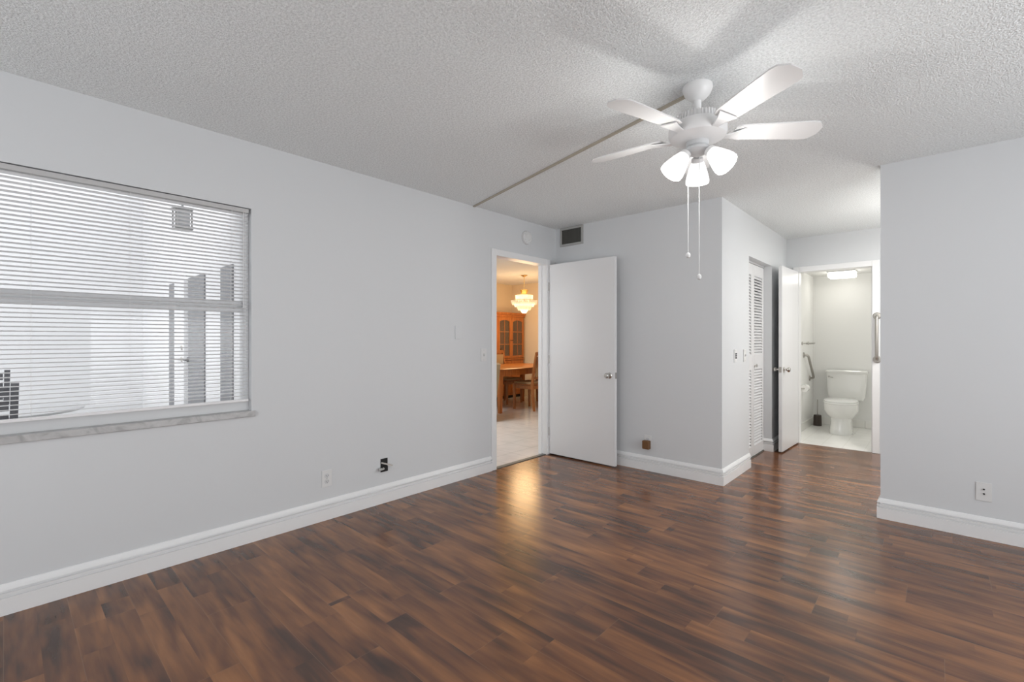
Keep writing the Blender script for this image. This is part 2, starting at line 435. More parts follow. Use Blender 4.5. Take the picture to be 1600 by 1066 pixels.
MB().lathe([(0, 0), (.008, 0), (.008, .012), (.016, .018), (.016, .026), (0, .030)], (0, 5.345, .958), 20, Vector((1, 0, 0)).to_track_quat('Z', 'Y').to_matrix().to_4x4()).build('door_knob', 'chrome', d3, smooth=True)
struct(B(XC - .115, XC - .075, CL0 + .002, CL1 - .002, 2.024, 2.0415).build('trim_6', 'alum'), 'metal track above the louvered closet door', 'door track')
struct(B(XC - .11, XC - .07, CL0 + .002, CL1 - .002, .0005, .008).build('trim_7', 'darkgrey'), 'low strip under the louvered closet door', 'threshold')

# ------------------------------------------------------------------ window and blinds
wn = thing('window_1', 'white sash window with a horizontal meeting rail and marble sill', 'window', (0, 0, 0)); wn['kind'] = 'structure'
mb = MB()
xa, xb = XL - .095, XL - .045
mb.box(xa, xb, W_Y0, W_Y0 + .035, W_Z0, W_Z1); mb.box(xa, xb, W_Y1 - .035, W_Y1, W_Z0, W_Z1)
mb.box(xa, xb, W_Y0 + .035, W_Y1 - .035, W_Z0, W_Z0 + .055); mb.box(xa, xb, W_Y0 + .035, W_Y1 - .035, W_Z1 - .03, W_Z1)
mb.build('window_frame', 'alum', wn)
mb = MB(); mb.box(xa + .002, xb + .003, W_Y0 + .036, W_Y1 - .036, 1.400, 1.432, bev=.003); mb.box(xa + .006, xb - .01, W_Y0 + .036, W_Y1 - .036, 1.432, 1.468, bev=.003)
mb.build('meeting_rail', 'alum', wn)
B(XL - .074, XL - .070, W_Y0 + .036, W_Y1 - .036, W_Z0 + .056, 1.40).build('pane', 'pane', wn)
B(XL - .084, XL - .080, W_Y0 + .036, W_Y1 - .036, 1.468, W_Z1 - .031).build('pane', 'pane', wn)
B(XL - .094, XL + .014, W_Y0 - .014, W_Y1 + .018, W_Z0 - .035, W_Z0 - .0005, bev=.003).build('window_sill', 'marble', wn)

bl = thing('venetian_blind', 'white horizontal slat mini blind lowered over the left window', 'window blind', (XL - .020, 0, 0))
y0, y1 = W_Y0 + .008, W_Y1 - .014
B(-.016, .016, y0, y1, W_Z1 - .030, W_Z1 - .005, bev=.002).build('head_rail', 'headrail', bl)
mb = MB(); z = .892; NS = 0
while z < W_Z1 - .035:
    pr = []
    for j in range(5):
        u = -1 + j / 2; pr.append((u * .0122, z + .0026 * (1 - u * u) + u * .0026))
    rings = [[(px, yy, pz) for px, pz in pr] + [(px, yy, pz - .0006) for px, pz in reversed(pr)] for yy in (y0, y1)]
    mb.loft(rings); z += .0212; NS += 1
mb.build('slats', 'slat', bl)
B(-.013, .013, y0, y1, .857, .872, bev=.003).build('bottom_rail', 'slat', bl)
for yy in (y0 + .12, .085, .445, y1 - .09):
    mb = MB()
    mb.tube([(.0145, yy, .86), (.0145, yy, W_Z1 - .03)], .0006, 5); mb.tube([(-.0145, yy, .86), (-.0145, yy, W_Z1 - .03)], .0006, 5)
    mb.build('ladder_cord', 'cord', bl)
mb = MB(); mb.tube([(.019, y1 - .03, 1.44), (.019, y1 - .03, W_Z1 - .03)], .0016, 6); mb.tube([(.019, y1 - .018, 1.05), (.019, y1 - .018, W_Z1 - .03)], .0012, 6)
mb.build('lift_cord', 'cord', bl)
MB().lathe([(0, 0), (.006, .004), (.004, .022), (.001, .024)], (.019, y1 - .03, 1.42), 12).build('cord_tassel', 'alum', bl, smooth=True)

# ------------------------------------------------------------------ outside the window
struct(B(-10.6, XL - T, -6, 1.68, -.08, 0).build('floor_walkway', 'concrete'), 'pale concrete walkway outside the window', 'walkway')
struct(wall_with_openings('Y', 1.68, 1.80, -10.6, XL - T, 0, 4.2, [(-5.1, -3.5, .9, 2.1)]).build('wall_outside', 'extwall'), 'bright white exterior wall with doors seen through the blinds', 'wall')  # the opening is added, out of view, to light the dining room
struct(B(-10.6, -10.5, -6, 1.68, 0, 4.2).build('wall_walkway_end', 'extwall'), 'bright white far exterior wall seen through the blinds', 'wall')
struct(B(-5.6, XL - T, -6, 1.68, 2.62, 2.74).build('ceiling_walkway', 'extwall'), 'white soffit over the walkway outside the window', 'ceiling')
def ext_panel(x0, x1, label, name):
    o = B(x0, x1, 1.662, 1.679, .002, 2.05, bev=.003).build(name, 'greypaint'); return struct(o, label, 'door')
e1 = ext_panel(-8.45, -8.04, 'narrow grey door leaf, leftmost of three outside', 'door_4')
e2 = ext_panel(-7.40, -6.66, 'wide grey door leaf, middle of three outside', 'door_5')
e3 = ext_panel(-6.02, -5.62, 'narrow grey door leaf, nearest of three outside', 'door_6')
e4 = struct(B(-8.03, -7.50, 1.64, 1.679, .002, 2.03, bev=.003).build('door_7', 'extwall'), 'white exterior door with lever and deadbolt seen through the blinds', 'door')
qy = Vector((0, -1, 0)).to_track_quat('Z', 'Y').to_matrix().to_4x4()
k = MB(); k.lathe([(0, 0), (.035, 0), (.03, .012), (0, .014)], (-7.60, 1.64, 1.12), 20, qy); k.build('deadbolt', 'steel', e4, smooth=True)
k = MB(); k.lathe([(0, 0), (.035, 0), (.03, .012), (.012, .02), (.012, .05), (0, .05)], (-7.60, 1.64, .96), 20, qy); k.tube([(-7.60, 1.59, .96), (-7.78, 1.59, .96)], .011, 8); k.build('door_handle', 'steel', e4, smooth=True)
k = MB(); k.lathe([(0, 0), (.035, 0), (.03, .012), (.012, .02), (.012, .05), (0, .05)], (-7.38, 1.662, .96), 20, qy); k.tube([(-7.38, 1.612, .96), (-7.22, 1.612, .96)], .013, 8); k.build('door_handle', 'black', e2, smooth=True)
# walkway lantern
ln = thing('outdoor_lantern', 'small boxy grey lantern hanging under the soffit outside the window', 'lantern', (-5.27, 1.14, 2.62))
mb = MB(); mb.box(-.05, .05, -.05, .05, -.02, 0); mb.tube([(0, 0, -.02), (0, 0, -.15)], .010, 8); mb.build('hanger', 'alum', ln)
mb = MB()
for sx in (-1, 1):
    for sy in (-1, 1): mb.box(sx * .062 - .006, sx * .062 + .006, sy * .062 - .006, sy * .062 + .006, -.335, -.16)
mb.box(-.072, .072, -.072, .072, -.35, -.335); mb.box(-.078, .078, -.078, .078, -.16, -.145); mb.build('lantern_frame', 'ventframe', ln)
B(-.05, .05, -.05, .05, -.334, -.161).build('lantern_glass', 'patiotop', ln)
# patio table and chairs
pt = thing('patio_table', 'round pale patio table outside the lower left of the window', 'table', (-4.97, -.02, 0))
MB().lathe([(0, .70), (.44, .70), (.45, .708), (.45, .716), (.44, .722), (0, .722)], (0, 0, 0), 48).build('tabletop', 'patiotop', pt, smooth=True)
MB().lathe([(0, 0), (.22, 0), (.22, .02), (.04, .05), (.03, .69), (.12, .70), (0, .70)], (0, 0, 0), 24).build('pedestal', 'rattan', pt, smooth=True)
def patio_chair(loc, rz, label):
    t = thing('patio_chair', label, 'chair', loc, rz, 'dark slatted patio chairs outside')
    B(-.24, .24, -.24, .24, .40, .44, bev=.01).build('seat', 'rattan', t)
    for sx in (-1, 1):
        for sy in (-1, 1): B(sx * .22 - .018, sx * .22 + .018, sy * .22 - .018, sy * .22 + .018, .0, .40).build('leg', 'rattan', t)
    mb = MB()
    for sx in (-1, 1): mb.bar((sx * .225, .22, .44), (sx * .235, .30, .97), .035, .03)
    for i in range(6):
        u = (i + .5) / 6; mb.bar((-.21, .22 + .08 * u, .46 + .5 * u), (.21, .22 + .08 * u, .46 + .5 * u), .012, .062)
    mb.build('backrest', 'rattan', t)
    return t
pc = patio_chair((-4.40, -.19, 0), R(-90), 'dark slatted patio chair on the near side of the round table')
dup(pc, (-5.60, -.215, 0), R(90), 'dark slatted patio chair on the far side of the round table')

# ------------------------------------------------------------------ dining room
DX0, DX1, DY0, DY1 = -7.026, XL - T, 1.80, 7.68
struct(B(DX0 - .1, XL - .021, DY0, DY1 + .1, -.08, -.001).build('floor_dining', 'tile'), 'pale glossy tile floor of the dining room', 'floor')
struct(B(DX0 - .1, DX1, DY0, DY1 + .1, H, H + .12).build('ceiling_dining', 'popcorn'), 'ceiling of the dining room lit warm by the chandelier', 'ceiling')
struct(B(DX0 - .1, DX0, DY0, DY1 + .1, 0, H).build('wall_dining_left', 'diningwall'), 'cream dining room wall behind the china cabinet', 'wall')
struct(B(DX0, DX1, DY1, DY1 + .1, 0, H).build('wall_dining_back', 'diningwall'), 'cream dining room wall right of the china cabinet', 'wall')
struct(B(DX1, DX1 + .1, YB + T, DY1 + .1, 0, H).build('wall_dining_right', 'diningwall'), 'cream dining room side wall', 'wall')

# table
TB = (-5.73, 6.27)
tb = thing('dining_table', 'honey oak dining table with rounded corners under the chandelier', 'table', (*TB, 0))
def rrect(hx, hy, r, z, k=8):
    pts = []
    for cx, cy, a0 in ((hx - r, hy - r, 0), (-hx + r, hy - r, 90), (-hx + r, -hy + r, 180), (hx - r, -hy + r, 270)):
        for i in range(k + 1):
            a = R(a0 + 90 * i / k); pts.append((cx + r * math.cos(a), cy + r * math.sin(a), z))
    return pts
MB().loft([rrect(.50, .84, .14, .722), rrect(.525, .865, .15, .732), rrect(.53, .87, .15, .742), rrect(.515, .855, .15, .75)]).build('tabletop', 'honeyt', tb, smooth=True)
mb = MB(); mb.box(-.38, .38, -.74, -.715, .62, .722); mb.box(-.38, .38, .715, .74, .62, .722); mb.box(-.40, -.375, -.74, .74, .62, .722); mb.box(.375, .40, -.74, .74, .62, .722); mb.build('apron', 'honey', tb)
for sx in (-1, 1):
    for sy in (-1, 1):
        MB().loft([[(sx * .365 + a * s, sy * .70 + b * s, z) for a, b in ((-1, -1), (1, -1), (1, 1), (-1, 1))] for z, s in ((0, .026), (.5, .036), (.72, .040))]).build('leg', 'honey', tb)

def dining_chair(loc, rz, label, group='oak dining chairs around the table'):
    t = thing('dining_chair', label, 'chair', loc, rz, group)
    # faces +x ; seat centred
    MB().loft([[(x * .22, y * (.215 if x < 0 else .235), z) for x, y in ((-1, -1), (1, -1), (1, 1), (-1, 1))] for z in (.44, .455)] ).build('seat_frame', 'chairwood', t)
    B(-.20, .22, -.21, .21, .455, .49, bev=.015).build('seat', 'tan', t, smooth=True)
    for sy in (-1, 1):
        MB().loft([[(.205 + a, sy * .205 + b * 1.0, z) for a, b in ((-s, -s), (s, -s), (s, s), (-s, s))] for z, s in ((0, .014), (.2, .018), (.44, .022))]).build('leg', 'chairwood', t)
        MB().loft([[(-.205 + dx + a, sy * .200 + b, z) for a, b in ((-s, -s * .8), (s, -s * .8), (s, s * .8), (-s, s * .8))] for z, s, dx in ((0, .016, -.04), (.22, .020, -.01), (.46, .022, 0), (.75, .018, -.04), (1.01, .015, -.09))]).build('leg', 'chairwood', t)
    mb = MB(); mb.bar((.2, -.2, .40), (.2, .2, .40), .02, .06); mb.bar((-.2, -.2, .40), (-.2, .2, .40), .02, .06)
    for sy in (-1, 1): mb.bar((-.2, sy * .2, .40), (.2, sy * .2, .40), .02, .06)
    mb.build('apron', 'chairwood', t)
    mb = MB(); mb.bar((-.292, -.19, .985), (-.292, .19, .985), .022, .065); mb.bar((-.215, -.19, .56), (-.215, .19, .56), .02, .04)
    for y in (-.13, -.065, 0, .065, .13): mb.bar((-.215, y, .56), (-.286, y, .96), .012, .022, up=(0, 1, 0))
    mb.build('back_slats', 'chairwood', t)
    return t
c1 = dining_chair((-5.33, 6.32, 0), R(180), 'oak dining chair with tan seat on the near side of the table')
B(-.232, -.222, -.165, .165, .59, .93, mtx=Matrix.Translation((-.02, 0, 0)) ).build('back_pad', 'tan', c1)
dup(c1, (-6.17, 6.02, 0), 0, 'oak dining chair across the table, its top rail near the door jamb')
dup(c1, (-6.20, 6.62, 0), 0, 'oak dining chair on the far side of the table, before the cabinet')
dup(c1, (-5.66, 7.36, 0), R(-90), 'oak dining chair at the far head of the table')
# tan armchair sliver at left
ac = thing('armchair', 'tan upholstered high back chair cut off by the left door jamb', 'chair', (-5.245, 4.885, 0), R(48))
MB().loft([[(x * .27, y * .26, z) for x, y in ((-1, -1), (1, -1), (1, 1), (-1, 1))] for z in (.06, .44)]).build('seat', 'darktan', ac)
MB().loft([[(.19 + .10 * z / .86 + dx, y * .27, z) for dx, y in ((0, -1), (.09, -1), (.09, 1), (0, 1))] for z in (.04, .3, .6, .83, .86)]).build('backrest', 'darktan', ac)
for sx in (-1, 1):
    for sy in (-1, 1): B(sx * .22 - .02, sx * .22 + .02, sy * .21 - .02, sy * .21 + .02, 0, .06).build('leg', 'chairwood', ac)

# china cabinet
CX = -6.62
cc = thing('china_cabinet', 'tall honey oak china cabinet with arched glass doors in the corner', 'cabinet', (CX, 6.80, 0))
yA, yB = -.80, .80
B(-.40, 0, yA, yB, .06, .80, bev=.004).build('base_cabinet', 'honey', cc)
B(-.38, -.03, yA + .02, yB - .02, 0, .06).build('plinth', 'black', cc)
B(-.405, .02, yA - .01, yB + .01, .80, .83, bev=.005).build('counter', 'honey', cc)
mb = MB()
mb.box(-.38, -.36, yA, yB, .83, 1.70); mb.box(-.38, 0, yA, yA + .022, .83, 1.70); mb.box(-.38, 0, yB - .022, yB, .83, 1.70); mb.box(-.38, 0, yA, yB, 1.68, 1.70)
mb.box(-.38, 0, -.012, .012, .83, 1.70)
mb.build('hutch', 'honey', cc)
for z in (1.12, 1.40): B(-.36, -.04, yA + .022, yB - .022, z, z + .012).build('shelf', 'honey', cc)
mb = MB(); mb.prism([(-.39, 1.70), (.012, 1.70), (.020, 1.73), (.045, 1.765), (.045, 1.79), (-.39, 1.79)], 'Y', yA - .03, yB + .03); mb.build('crown', 'honey', cc)
for i in range(4):
    a = yA + .005 + i * .3975; b_ = a + .3925
    # upper door with arched head
    mb = MB(); f = .048
    mb.box(.001, .020, a, a + f, .84, 1.69); mb.box(.001, .020, b_ - f, b_, .84, 1.69); mb.box(.001, .020, a + f, b_ - f, .84, .89)
    n = 10; w_ = b_ - a - 2 * f
    for k in range(n):
        ua, ub = a + f + w_ * k / n, a + f + w_ * (k + 1) / n
        za = 1.60 + .035 * math.sin(math.pi * (k + .5) / n)
        mb.box(.001, .020, ua, ub, za, 1.69)
    dd = mb.build('cabinet_door', 'honey', cc)
    g = MB(); mid = (a + b_) / 2
    g.box(.006, .014, mid - .007, mid + .007, .89, 1.63)
    for z in (1.12, 1.38): g.box(.006, .014, a + f, b_ - f, z, z + .014)
    g.build('muntins', 'honey', dd)
    B(.008, .010, a + f, b_ - f, .89, 1.64).build('glass', 'cabglass', dd)
    kz = b_ - .02 if i % 2 == 0 else a + .02
    MB().lathe([(0, 0), (.006, 0), (.006, .012), (.012, .02), (0, .026)], (.020, kz, 1.21), 12, Vector((1, 0, 0)).to_track_quat('Z', 'Y').to_matrix().to_4x4()).build('knob', 'black', dd, smooth=True)
    dw = B(.001, .018, a + .01, b_ - .01, .62, .78, bev=.004).build('drawer', 'honey', cc)
    mb = MB(); mb.tube([(.018, (a + b_) / 2 - .05, .70), (.035, (a + b_) / 2 - .04, .69), (.035, (a + b_) / 2 + .04, .69), (.018, (a + b_) / 2 + .05, .70)], .005, 6); mb.build('handle', 'gold', dw)
    lw = B(.001, .018, a + .01, b_ - .01, .10, .60, bev=.006).build('lower_door', 'honey', cc)
    B(.018, .024, a + .06, b_ - .06, .16, .54, bev=.004).build('raised_panel', 'honey', lw)

# chandelier
chd = thing('chandelier', 'lit tiered crystal chandelier with gold crown over the dining table', 'chandelier', (-5.733, 6.606, H))
MB().lathe([(0, 0), (.065, 0), (.06, -.012), (.02, -.028), (.008, -.035), (0, -.035)], (0, 0, 0), 28).build('ceiling_canopy', 'gold', chd, smooth=True)
mb = MB(); mb.tube([(0, 0, -.03), (0, 0, -.28)], .004, 6)
for i in range(9):
    z = -.05 - i * .025; q = [(0.009 * math.cos(t), 0, z + .013 * math.sin(t)) if i % 2 else (0, .009 * math.cos(t), z + .013 * math.sin(t)) for t in [2 * math.pi * j / 8 for j in range(9)]]
    mb.tube(q, .002, 4)
mb.build('chain', 'gold', chd)
MB().lathe([(.02, -.270), (.075, -.275), (.082, -.285), (.074, -.300), (.055, -.345), (.05, -.375), (.02, -.375)], (0, 0, 0), 32).build('crown_ring', 'gold', chd, smooth=True)
def tier(r0, r1, z0, z1, n, m, name='crystal_tier'):
    mb = MB()
    for i in range(n):
        a = 2 * math.pi * i / n; ca, sa = math.cos(a), math.sin(a); wv = 2 * math.pi * max(r0, r1) / n * .36
        rings = []
        for t, s in ((0, .5), (.12, 1), (.8, .85), (1, .1)):
            r = r0 + (r1 - r0) * t; z = z0 + (z1 - z0) * t; s *= wv
            rings.append([(r * ca - sa * s * u + ca * s * v, r * sa + ca * s * u + sa * s * v, z) for u, v in ((1, 0), (0, .6), (-1, 0), (0, -.6))])
        mb.loft(rings)
    return mb.build(name, m, chd)
tier(.060, .085, -.36, -.405, 20, 'crystaldim'); 
tier(.162, .158, -.375, -.475, 40, 'crystal')
tier(.250, .225, -.475, -.560, 56, 'crystaldim'); tier(.205, .17, -.52, -.60, 44, 'crystal')
tier(.150, .11, -.575, -.665, 34, 'crystaldim'); tier(.09, .03, -.63, -.720, 18, 'crystal')
mb = MB()
for r, z in ((.165, -.372), (.252, -.472), (.155, -.572)): mb.tube([(r * math.cos(t), r * math.sin(t), z) for t in [2 * math.pi * j / 40 for j in range(41)]], .005, 6)
mb.build('ring_frame', 'gold', chd)
for i in range(5):
    a = 2 * math.pi * i / 5
    MB().lathe([(0, 0), (.010, .005), (.017, .03), (.010, .055), (0, .07)], (.10 * math.cos(a), .10 * math.sin(a), -.50), 12).build('bulb', 'crystal', chd, smooth=True)
WARM = (1, .65, .33)
point('chandelier_light_upper', (-5.733, 6.606, H - .33), 11, WARM, .10)
point('chandelier_light_lower', (-5.733, 6.606, H - .80), 33, WARM, .25)

# ------------------------------------------------------------------ bathroom
BXL, BYB, BH = XC - .004, 8.05, 2.15
struct(B(BXL, .30, YH + .02, BYB, -.08, .002).build('floor_bathroom', 'bathtile'), 'small cream tile floor of the bathroom', 'floor')
struct(B(BXL - .1, BXL, YH + T, BYB + .1, 0, BH + .1).build('wall_bathroom_left', 'bathwall'), 'cream bathroom wall with grab bar and paper holder', 'wall')
struct(B(BXL, .30, BYB, BYB + .1, 0, BH + .1).build('wall_bathroom_back', 'bathwall'), 'cream bathroom wall behind the toilet', 'wall')
struct(B(.30, .40, YH + T, BYB + .1, 0, BH + .1).build('wall_bathroom_right', 'bathwall'), 'cream bathroom side wall', 'wall')
struct(B(BXL, .30, YH + T, BYB, BH, BH + .1).build('ceiling_bathroom', 'bathwall'), 'low cream ceiling of the bathroom', 'ceiling')
struct(B(BXL + .0005, BXL + .012, YH + T + .01, BYB - .001, .003, .105, bev=.003).build('baseboard_bathroom_left', 'tilebase'), 'cream tile base along the left bathroom wall', 'baseboard')
mb = MB()
x = BXL + .014
while x < .29:
    mb.box(x, min(x + .197, .295), BYB - .011, BYB - .0005, .003, .105, bev=.002); x += .2
struct(mb.build('baseboard_bathroom_back', 'tilebase'), 'cream tile base behind the toilet', 'baseboard')

# toilet, facing -Y
TX, TY = -.930, 7.40
to = thing('toilet', 'white two piece toilet facing the bathroom doorway', 'toilet', (TX, TY, 0))
def sup(cx, cy, rx, ry0, ry1, z, n=2.3, k=40):
    pts = []
    for j in range(k):
        a = 2 * math.pi * j / k; c, s_ = math.cos(a), math.sin(a)
        ry = ry1 if s_ > 0 else ry0
        pts.append((cx + rx * math.copysign(abs(c) ** (2 / n), c), cy + ry * math.copysign(abs(s_) ** (2 / n), s_), z))
    return pts
MB().loft([sup(0, 0, .118, .165, .30, .002, 3), sup(0, 0, .122, .17, .31, .03, 3), sup(0, 0, .118, .16, .31, .08, 2.6), sup(0, 0, .112, .145, .31, .16), sup(0, 0, .118, .15, .31, .21),
           sup(0, 0, .160, .205, .32, .255), sup(0, .0, .187, .245, .33, .315), sup(0, 0, .186, .255, .34, .375), sup(0, 0, .184, .255, .34, .40)]).build('bowl', 'porcelain', to, smooth=True)
MB().loft([sup(0, -.01, .182, .250, .215, .401), sup(0, -.01, .188, .256, .22, .408), sup(0, -.01, .188, .256, .22, .416), sup(0, -.01, .182, .25, .215, .421)]).build('seat', 'seatwhite', to, smooth=True)
MB().loft([sup(0, -.01, .178, .245, .215, .4215), sup(0, -.01, .184, .252, .22, .428), sup(0, -.01, .182, .250, .22, .440), sup(0, -.01, .160, .22, .20, .447)]).build('seat_lid', 'seatwhite', to, smooth=True)
MB().loft([sup(0, .515, .195, .085, .105, .402, 7), sup(0, .515, .212, .092, .107, .45, 7), sup(0, .515, .224, .098, .108, .60, 7), sup(0, .515, .230, .10, .11, .765, 7)]).build('tank', 'porcelain', to, smooth=True)
MB().loft([sup(0, .512, .236, .108, .113, .766, 7), sup(0, .512, .242, .113, .114, .775, 7), sup(0, .512, .242, .113, .114, .795, 7), sup(0, .512, .232, .104, .108, .805, 7)]).build('tank_lid', 'porcelain', to, smooth=True)
mb = MB(); mb.tube([(-.19, .418, .715), (-.19, .395, .715)], .012, 10); mb.tube([(-.19, .398, .715), (-.14, .393, .700)], .006, 8); mb.build('flush_lever', 'chrome', to, smooth=True)
mb = MB(); mb.tube([(-.19, .50, .402), (-.20, .50, .30), (-.20, .60, .20), (-.20, .63, .20)], .006, 8); mb.build('water_supply_line', 'steel', to, smooth=True)
for sx in (-1, 1): MB().lathe([(0, 0), (.014, 0), (.012, .012), (0, .016)], (sx * .125, .06, .003), 12).build('bolt_cap', 'seatwhite', to, smooth=True)

tbz = thing('toilet_brush', 'dark brown toilet brush holder with steel handle beside the toilet', 'toilet brush', (-1.262, 7.85, .002))
MB().lathe([(0, 0), (.052, 0), (.052, .004), (.048, .145), (.044, .15), (.03, .15), (0, .15)], (0, 0, 0), 28).build('holder', 'brushdark', tbz, smooth=True)
MB().tube([(0, 0, .15), (0, 0, .372)], .006, 8).build('handle', 'steel', tbz, smooth=True)

# towel bar
tr = thing('towel_bar', 'short chrome towel bar high on the left bathroom wall', 'towel bar', (BXL, 7.48, 1.178))
qx = Vector((1, 0, 0)).to_track_quat('Z', 'Y').to_matrix().to_4x4()
for y in (-.22, .18): MB().lathe([(0, 0), (.024, 0), (.022, .008), (.009, .012), (.009, .065), (.012, .07), (0, .072)], (0, y, 0), 16, qx).build('mounting_post', 'chrome', tr, smooth=True)
MB().tube([(.06, -.25, 0), (.06, .27, 0)], .012, 10).build('bar', 'steel', tr, smooth=True)
# grab bars
def grab(name, label, p0, p1, nrm, off, r, m='steel', loc=(0, 0, 0)):
    t = thing(name, label, 'grab bar', loc)
    a, b = Vector(p0), Vector(p1); n_ = Vector(nrm); d = (b - a).normalized(); e = .035
    pts = [a + n_ * .002, a + n_ * (off - e)] + [a + n_ * (off - e) + d * e * (1 - math.cos(x)) + n_ * e * math.sin(x) for x in (R(30), R(60), R(90))]
    pts += [b + n_ * (off - e) - d * e * (1 - math.cos(x)) + n_ * e * math.sin(x) for x in (R(90), R(60), R(30))] + [b + n_ * (off - e), b + n_ * .002]
    MB().tube(pts, r, 14).build('bar', m, t, smooth=True)
    q = n_.to_track_quat('Z', 'Y').to_matrix().to_4x4()
    for p in (a, b): MB().lathe([(0, 0), (.038, 0), (.038, .006), (.032, .012), (r, .014)], p, 24, q).build('flange', m, t, smooth=True)
    return t
grab('grab_bar', 'slanted steel grab bar on the left bathroom wall', (0, -.16, .19), (0, .24, -.15), (1, 0, 0), .055, .016, loc=(BXL, 7.52, .83))
grab('grab_bar', 'vertical steel grab bar beside the bathroom doorway', (0, 0, -.235), (0, 0, .235), (0, -1, 0), .052, .016, loc=(-.478, YH - .0175, 1.252))
# toilet paper
tp = thing('toilet_paper_holder', 'chrome toilet paper holder with a white roll below the slanted grab bar', 'toilet paper holder', (BXL, 7.13, .59))
MB().lathe([(0, 0), (.022, 0), (.02, .008), (.008, .01), (.008, .07), (0, .07)], (0, -.075, 0), 14, qx).build('bracket', 'chrome', tp, smooth=True)
MB().lathe([(0, 0), (.022, 0), (.02, .008), (.008, .01), (.008, .07), (0, .07)], (0, .075, 0), 14, qx).build('bracket', 'chrome', tp, smooth=True)
MB().tube([(.06, -.052, 0), (.06, .052, 0)], .048, 24).build('paper_roll', 'seatwhite', tp, smooth=True)
# ceiling light
bc = thing('bathroom_ceiling_light', 'glowing rectangular ceiling light in the bathroom', 'ceiling light', (-.945, 7.62, BH))
B(-.155, .155, -.13, .13, -.018, 0).build('lamp_base', 'plastic', bc)
B(-.148, .148, -.123, .123, -.085, -.018, bev=.016).build('diffuser', 'lampglow', bc, smooth=True)
area('bathroom_lamp', (-.945, 7.62, BH - .10), (0, 0, 0), .26, .22, .8, (1, .97, .91))
point('fill_bathroom', (.05, 7.0, 1.2), 7, (1, .98, .93), .12)  # unseen fill added to even out the bathroom, without a fixture
# hallway lamp in the alcove beyond the right wall
hc = thing('hallway_ceiling_light', 'round glowing ceiling light in the hallway alcove hidden behind the right wall', 'ceiling light', (.15, 5.20, H))
MB().lathe([(0, 0), (.17, 0), (.17, -.02), (.15, -.02), (0, -.02)], (0, 0, 0), 32).build('lamp_base', 'plastic', hc, smooth=True)
MB().lathe([(.16, -.021), (.155, -.05), (.12, -.085), (.06, -.10), (0, -.104)], (0, 0, 0), 32).build('diffuser', 'lampglow', hc, smooth=True)
point('hallway_lamp', (.15, 5.20, H - .66), 22, (1, .97, .92), .10)
area('hallway_lamp_down', (.15, 5.20, H - .12), (0, 0, 0), .28, .28, 19, (1, .97, .92))

# ------------------------------------------------------------------ ceiling fan
FX, FY = -.842, 2.229
fan = thing('ceiling_fan', 'white ceiling fan with three lit glass shades', 'ceiling fan', (FX, FY, H))
MB().lathe([(0, 0), (.066, 0), (.068, -.012), (.060, -.035), (.036, -.062), (.018, -.070), (0, -.070)], (0, 0, 0), 36).build('ceiling_canopy', 'fanwhite', fan, smooth=True)
MB().tube([(0, 0, -.065), (0, 0, -.135)], .017, 16).build('downrod', 'fanwhite', fan, smooth=True)
MB().lathe([(0, -.125), (.030, -.125), (.034, -.135), (.075, -.140), (.098, -.150), (.100, -.180), (.124, -.186), (.131, -.200), (.131, -.232), (.124, -.246), (.090, -.262), (.055, -.266), (0, -.266)], (0, 0, 0), 48).build('motor_housing', 'fanwhite', fan, smooth=True)
mb = MB()
for i in range(44):
    a = 2 * math.pi * i / 44; mb.box(.098, .106, -.0028, .0028, -.181, -.150, mtx=Matrix.Rotation(a, 4, 'Z'))
mb.build('vent_ribs', 'fanwhite', fan)
mb = MB().lathe([(0, -.262), (.050, -.262), (.052, -.268), (.050, -.285), (.040, -.292), (.056, -.296), (.058, -.308), (.040, -.322), (.012, -.334), (0, -.334)], (0, 0, 0), 32); mb.build('light_kit_fitter', 'alum', fan, smooth=True)
b0 = None
NBL = 5
for i in range(NBL):
    a = R(39 + 72 * i)
    if b0 is None:
        rings = []
        for k in range(15):
            u = k / 14; x = .165 + .395 * u
            wd = .052 + .016 * u
            if u > .86: wd *= math.sqrt(max(.0, 1 - ((u - .86) / .15) ** 2))
            if u < .08: wd *= .75 + .25 * u / .08
            tl = -R(11)
            rings.append([(x, sy * wd * math.cos(tl), -.222 + sy * wd * math.sin(tl) + dz) for sy, dz in ((-1, -.003), (1, -.003), (1, .003), (-1, .003))])
        b0 = MB().loft(rings).build('fan_blade', 'blade', fan)
        mb = MB()
        rr = []
        for k in range(8):
            u = k / 7; x = .105 + .105 * u; wd = .016 + .028 * u ** 2; tl = -R(11) * u
            z = -.245 + .014 * u
            rr.append([(x, sy * wd * math.cos(tl), z + sy * wd * math.sin(tl) + dz) for sy, dz in ((-1, -.003), (1, -.003), (1, .003), (-1, .003))])
        mb.loft(rr); iron = mb.build('blade_iron', 'fanwhite', b0); bb = b0
    else:
        bb = b0.copy(); C.objects.link(bb); bb.parent = fan
        ii = iron.copy(); C.objects.link(ii); ii.parent = bb
    bb.rotation_euler = (0, 0, a)
